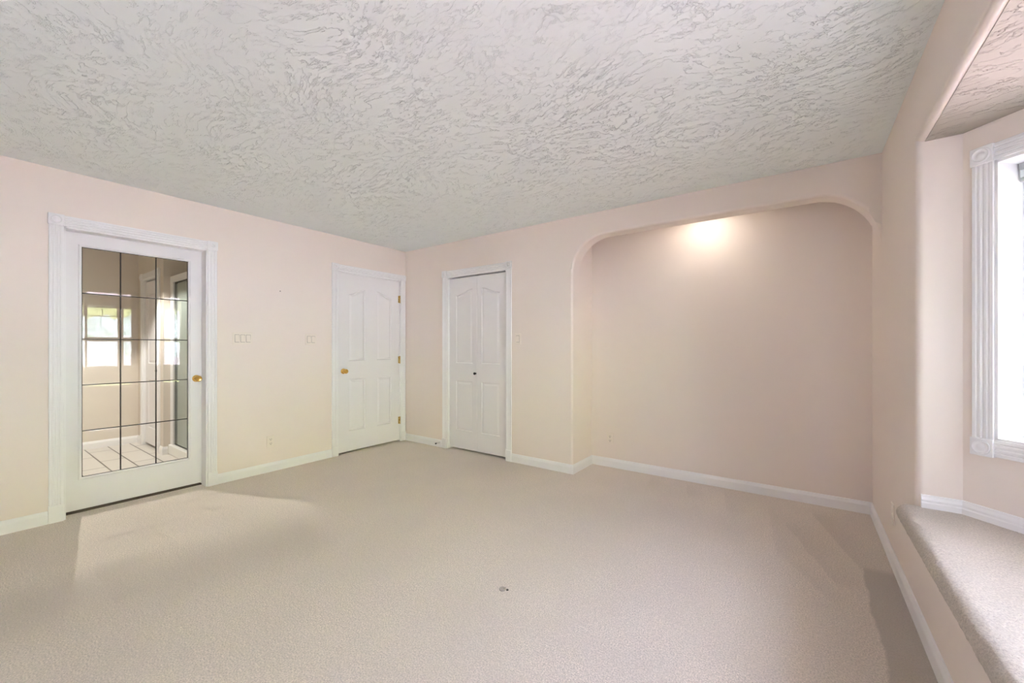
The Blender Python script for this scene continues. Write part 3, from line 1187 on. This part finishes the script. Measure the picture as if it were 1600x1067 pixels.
# capped fitting showing through the carpet
fc = thing(empty('cable_cap', (2.971, -1.843, 0.0)), 'small grey ringed cap sunk in the carpet mid floor', 'floor cap')
bm = bmesh.new()
lathe(bm, [(0.016, 0.0), (0.017, 0.004), (0.014, 0.007), (0.011, 0.005), (0.010, 0.003), (0.0, 0.003)], 'Z', 24, (0, 0, 0), False)
link('ring', bm, M['cap'], fc)
bm = bmesh.new()
lathe(bm, [(0.006, 0.002), (0.006, 0.010), (0.004, 0.012), (0.0, 0.012)], 'Z', 16, (0.012, 0.006, 0), False)
link('stud', bm, M['cap'], fc)
bm = bmesh.new()
lathe(bm, [(0.006, 0.0005), (0.006, 0.003), (0.0, 0.003)], 'Z', 16, (0.024, 0.010, 0), False)
link('hole', bm, M['slot'], fc)


# ------------------------------------------------------------------ bathroom behind the glazed door
BXF = -2.66      # its far wall
DY = -2.06       # wall with the narrow door
EX = -1.62       # end of that wall
SY = -1.98       # shower front
bm = bmesh.new()
box(bm, BXF - 0.1, -0.136, -4.7, -0.8, -0.05, 0.0)
struct(link('floor_bathroom', bm, M['tile']), 'white tiled bathroom floor with dark joints', 'tile floor')
bm = bmesh.new()
box(bm, BXF - 0.1, -0.136, -4.7, -0.8, H, H + 0.1)
struct(link('ceiling_bathroom', bm, M['lamp_white']))
bm = bmesh.new()
box(bm, BXF - 0.1, BXF, -4.7, DY + 0.1, 0, H)
struct(link('wall_bathroom_far', bm, M['bath_wall']))
bm = bmesh.new()
box(bm, BXF, -0.136, -4.7, -4.6, 0, H)
struct(link('wall_bathroom_near', bm, M['bath_wall']))
D4 = (-2.425, -1.800, 0.0, 2.03)
bm = grid_wall([BXF, EX], [0, H], [D4], (0, DY, 0), (1, 0, 0), (0, -1, 0), 0.11)
struct(link('wall_bathroom_side', bm, M['bath_wall']))
bm = bmesh.new()
box(bm, D4[0] - 0.05, D4[1] + 0.05, DY + 0.112, DY + 0.13, 0, 2.2)
struct(link('wall_linen', bm, M['cavity']))
frD = frame_of((0, DY, 0), (1, 0, 0), (0, -1, 0))
door_casing('trim_4', frD, D4[0], D4[1], D4[3], 0.10, 'white casing of the narrow door seen through the glazed door')
door4 = struct(empty('door_4'), 'narrow white door with black knob seen through the glazed door', 'door')
da, db = D4[0] + 0.016, D4[1] - 0.016
slab_with_panels('leaf', frD, da, db, 0.03, 2.0, -0.02, 0.03,
                 [(da + 0.1, db - 0.1, 1.0, 1.85, 1.85), (da + 0.1, db - 0.1, 0.22, 0.82, 0.82)], door4, M['door'])
knob(frD, db - 0.07, -0.02, 0.93, door4, M['black'], rose=False)
# shower: side walls, back, curb, framed glass
bm = bmesh.new()
box(bm, EX - 0.1, EX, DY + 0.11, -0.9, 0, H)
box(bm, EX, -0.136, -0.95, -0.85, 0, H)
struct(link('wall_shower', bm, M['bath_wall']))
sh = thing(empty('shower_enclosure', (EX, SY, 0)), 'dark framed shower enclosure seen at the right of the glazed door', 'shower')
bm = bmesh.new()
box(bm, 0.002, 1.3, -0.04, 0.06, 0.0, 0.11, 0.01, 3)
link('base', bm, M['curb'], sh)
bm = bmesh.new()
box(bm, 0.002, 0.10, -0.02, 0.05, 0.11, 2.0)
box(bm, 0.10, 1.3, -0.02, 0.05, 1.93, 2.0)
link('surround', bm, M['trim'], sh)
bm = bmesh.new()
box(bm, 0.10, 0.106, -0.004, 0.010, 0.11, 1.93)
box(bm, 0.150, 0.155, -0.004, 0.010, 0.11, 1.93)
box(bm, 0.106, 1.3, -0.004, 0.010, 1.920, 1.93)
box(bm, 0.106, 1.3, -0.004, 0.010, 0.11, 0.120)
link('metal_frame', bm, M['frame_dark'], sh)
bm = bmesh.new()
box(bm, 0.112, 1.29, 0.0, 0.006, 0.125, 1.912)
link('glass_door', bm, M['shower_glass'], sh)
# baseboards in the bathroom
baseboard('baseboard_bathroom', [(D4[0] - CW - 0.004, DY), (BXF, DY), (BXF, -4.6)])
baseboard('baseboard_bathroom.001', [(EX, SY - 0.042), (EX, DY), (D4[1] + CW + 0.004, DY)])
# its ceiling lamp
bl = thing(empty('ceiling_light', (-1.28, -2.70, H)), 'round white downlight in the bathroom, just inside the glazed door', 'light')
bm = bmesh.new()
lathe(bm, [(0.075, 0.0), (0.075, -0.006), (0.06, -0.008), (0.052, -0.003), (0.052, 0.0)], 'Z', 32, (0, 0, 0), False)
link('rim', bm, M['lamp_white'], bl)
light('bathroom_lamp', 'SPOT', (-1.28, -2.70, H - 0.03), 36.0, (1.0, 0.96, 0.92), (0, 0, 0), spot_size=math.radians(104), spot_blend=0.3, shadow_soft_size=0.012)
bl_fill = bl.copy()
C.objects.link(bl_fill)
bl_fill.location = (-1.95, -3.35, H)
for ch in list(bl.children):
    c2 = ch.copy()
    c2.parent = bl_fill
    C.objects.link(c2)
bl_fill['label'] = 'added round white fill downlight for the bathroom tiles, nearer its back wall'
light('bathroom_lamp', 'SPOT', (-1.95, -3.35, H - 0.03), 8.0, (1.0, 0.96, 0.92), (0, 0, 0), spot_size=math.radians(76), spot_blend=0.4, shadow_soft_size=0.05)  # added fill lamp, brightens the bathroom tiles


# ------------------------------------------------------------------ garden outside the bay
def bank(name, mat, x0, x1, zfun, y0, y1, amp, sc, nx=60, ny=160):
    bm = bmesh.new()
    rows = []
    for i in range(nx + 1):
        row = []
        for j in range(ny + 1):
            t = i / nx
            x = x0 + (x1 - x0) * t
            y = y0 + (y1 - y0) * j / ny
            z = zfun(t)
            p = Vector((x, y, z))
            d = noise.noise(p * sc) * amp + noise.noise(p * sc * 3.1) * amp * 0.4
            row.append(bm.verts.new(p + Vector((-0.6 * d, 0.3 * d, 0.9 * d))))
        rows.append(row)
    for a, b in zip(rows[:-1], rows[1:]):
        for k in range(ny):
            bm.faces.new((a[k], a[k + 1], b[k + 1], b[k]))
    return link(name, bm, mat, None, True)


o = bank('ground_garden', M['mulch'], 5.5, 9.6, lambda t: -0.25 + 1.55 * max(0, (t - 0.25) / 0.75) ** 1.1, -9, 6, 0.10, 3.5)
struct(o, 'gravelled garden bank reflected in the glazed door', 'ground')
o = bank('flowering_shrubs', M['flowers'], 8.9, 9.6, lambda t: 0.80 + 1.15 * math.sin(math.pi / 2 * t), -9, 6, 0.28, 2.2)
thing(o, 'pale flowering shrubs along the garden bank, reflected in the glazed door', 'shrubs')
o['kind'] = 'stuff'
o = bank('hedge', M['hedge'], 10.4, 11.6, lambda t: 0.9 + 3.2 * math.sin(math.pi / 2 * t), -9, 6, 0.45, 1.6)
thing(o, 'yellow green hedge behind the garden bank, reflected in the glazed door', 'hedge')
o['kind'] = 'stuff'
bm = bmesh.new()  # unseen hedge added to cut the light on the bay jamb
rows = []
for i in range(41):
    row = []
    for j in range(71):
        p = Vector((5.5 + 3.0 * j / 70, -5.7 - 0.5 * (i / 40) ** 2, -0.3 + 3.9 * i / 40))
        d = noise.noise(p * 2.2) * 0.22 + noise.noise(p * 6) * 0.1
        row.append(bm.verts.new(p + Vector((0, d, 0.3 * d))))
    rows.append(row)
for a, b in zip(rows[:-1], rows[1:]):
    for k in range(70):
        bm.faces.new((a[k], a[k + 1], b[k + 1], b[k]))
o = link('light_blocker_hedge', bm, M['blocker_leaf'], None, True)
thing(o, 'unseen dark hedge added to block side light into the bay', 'hedge')
o['kind'] = 'stuff'
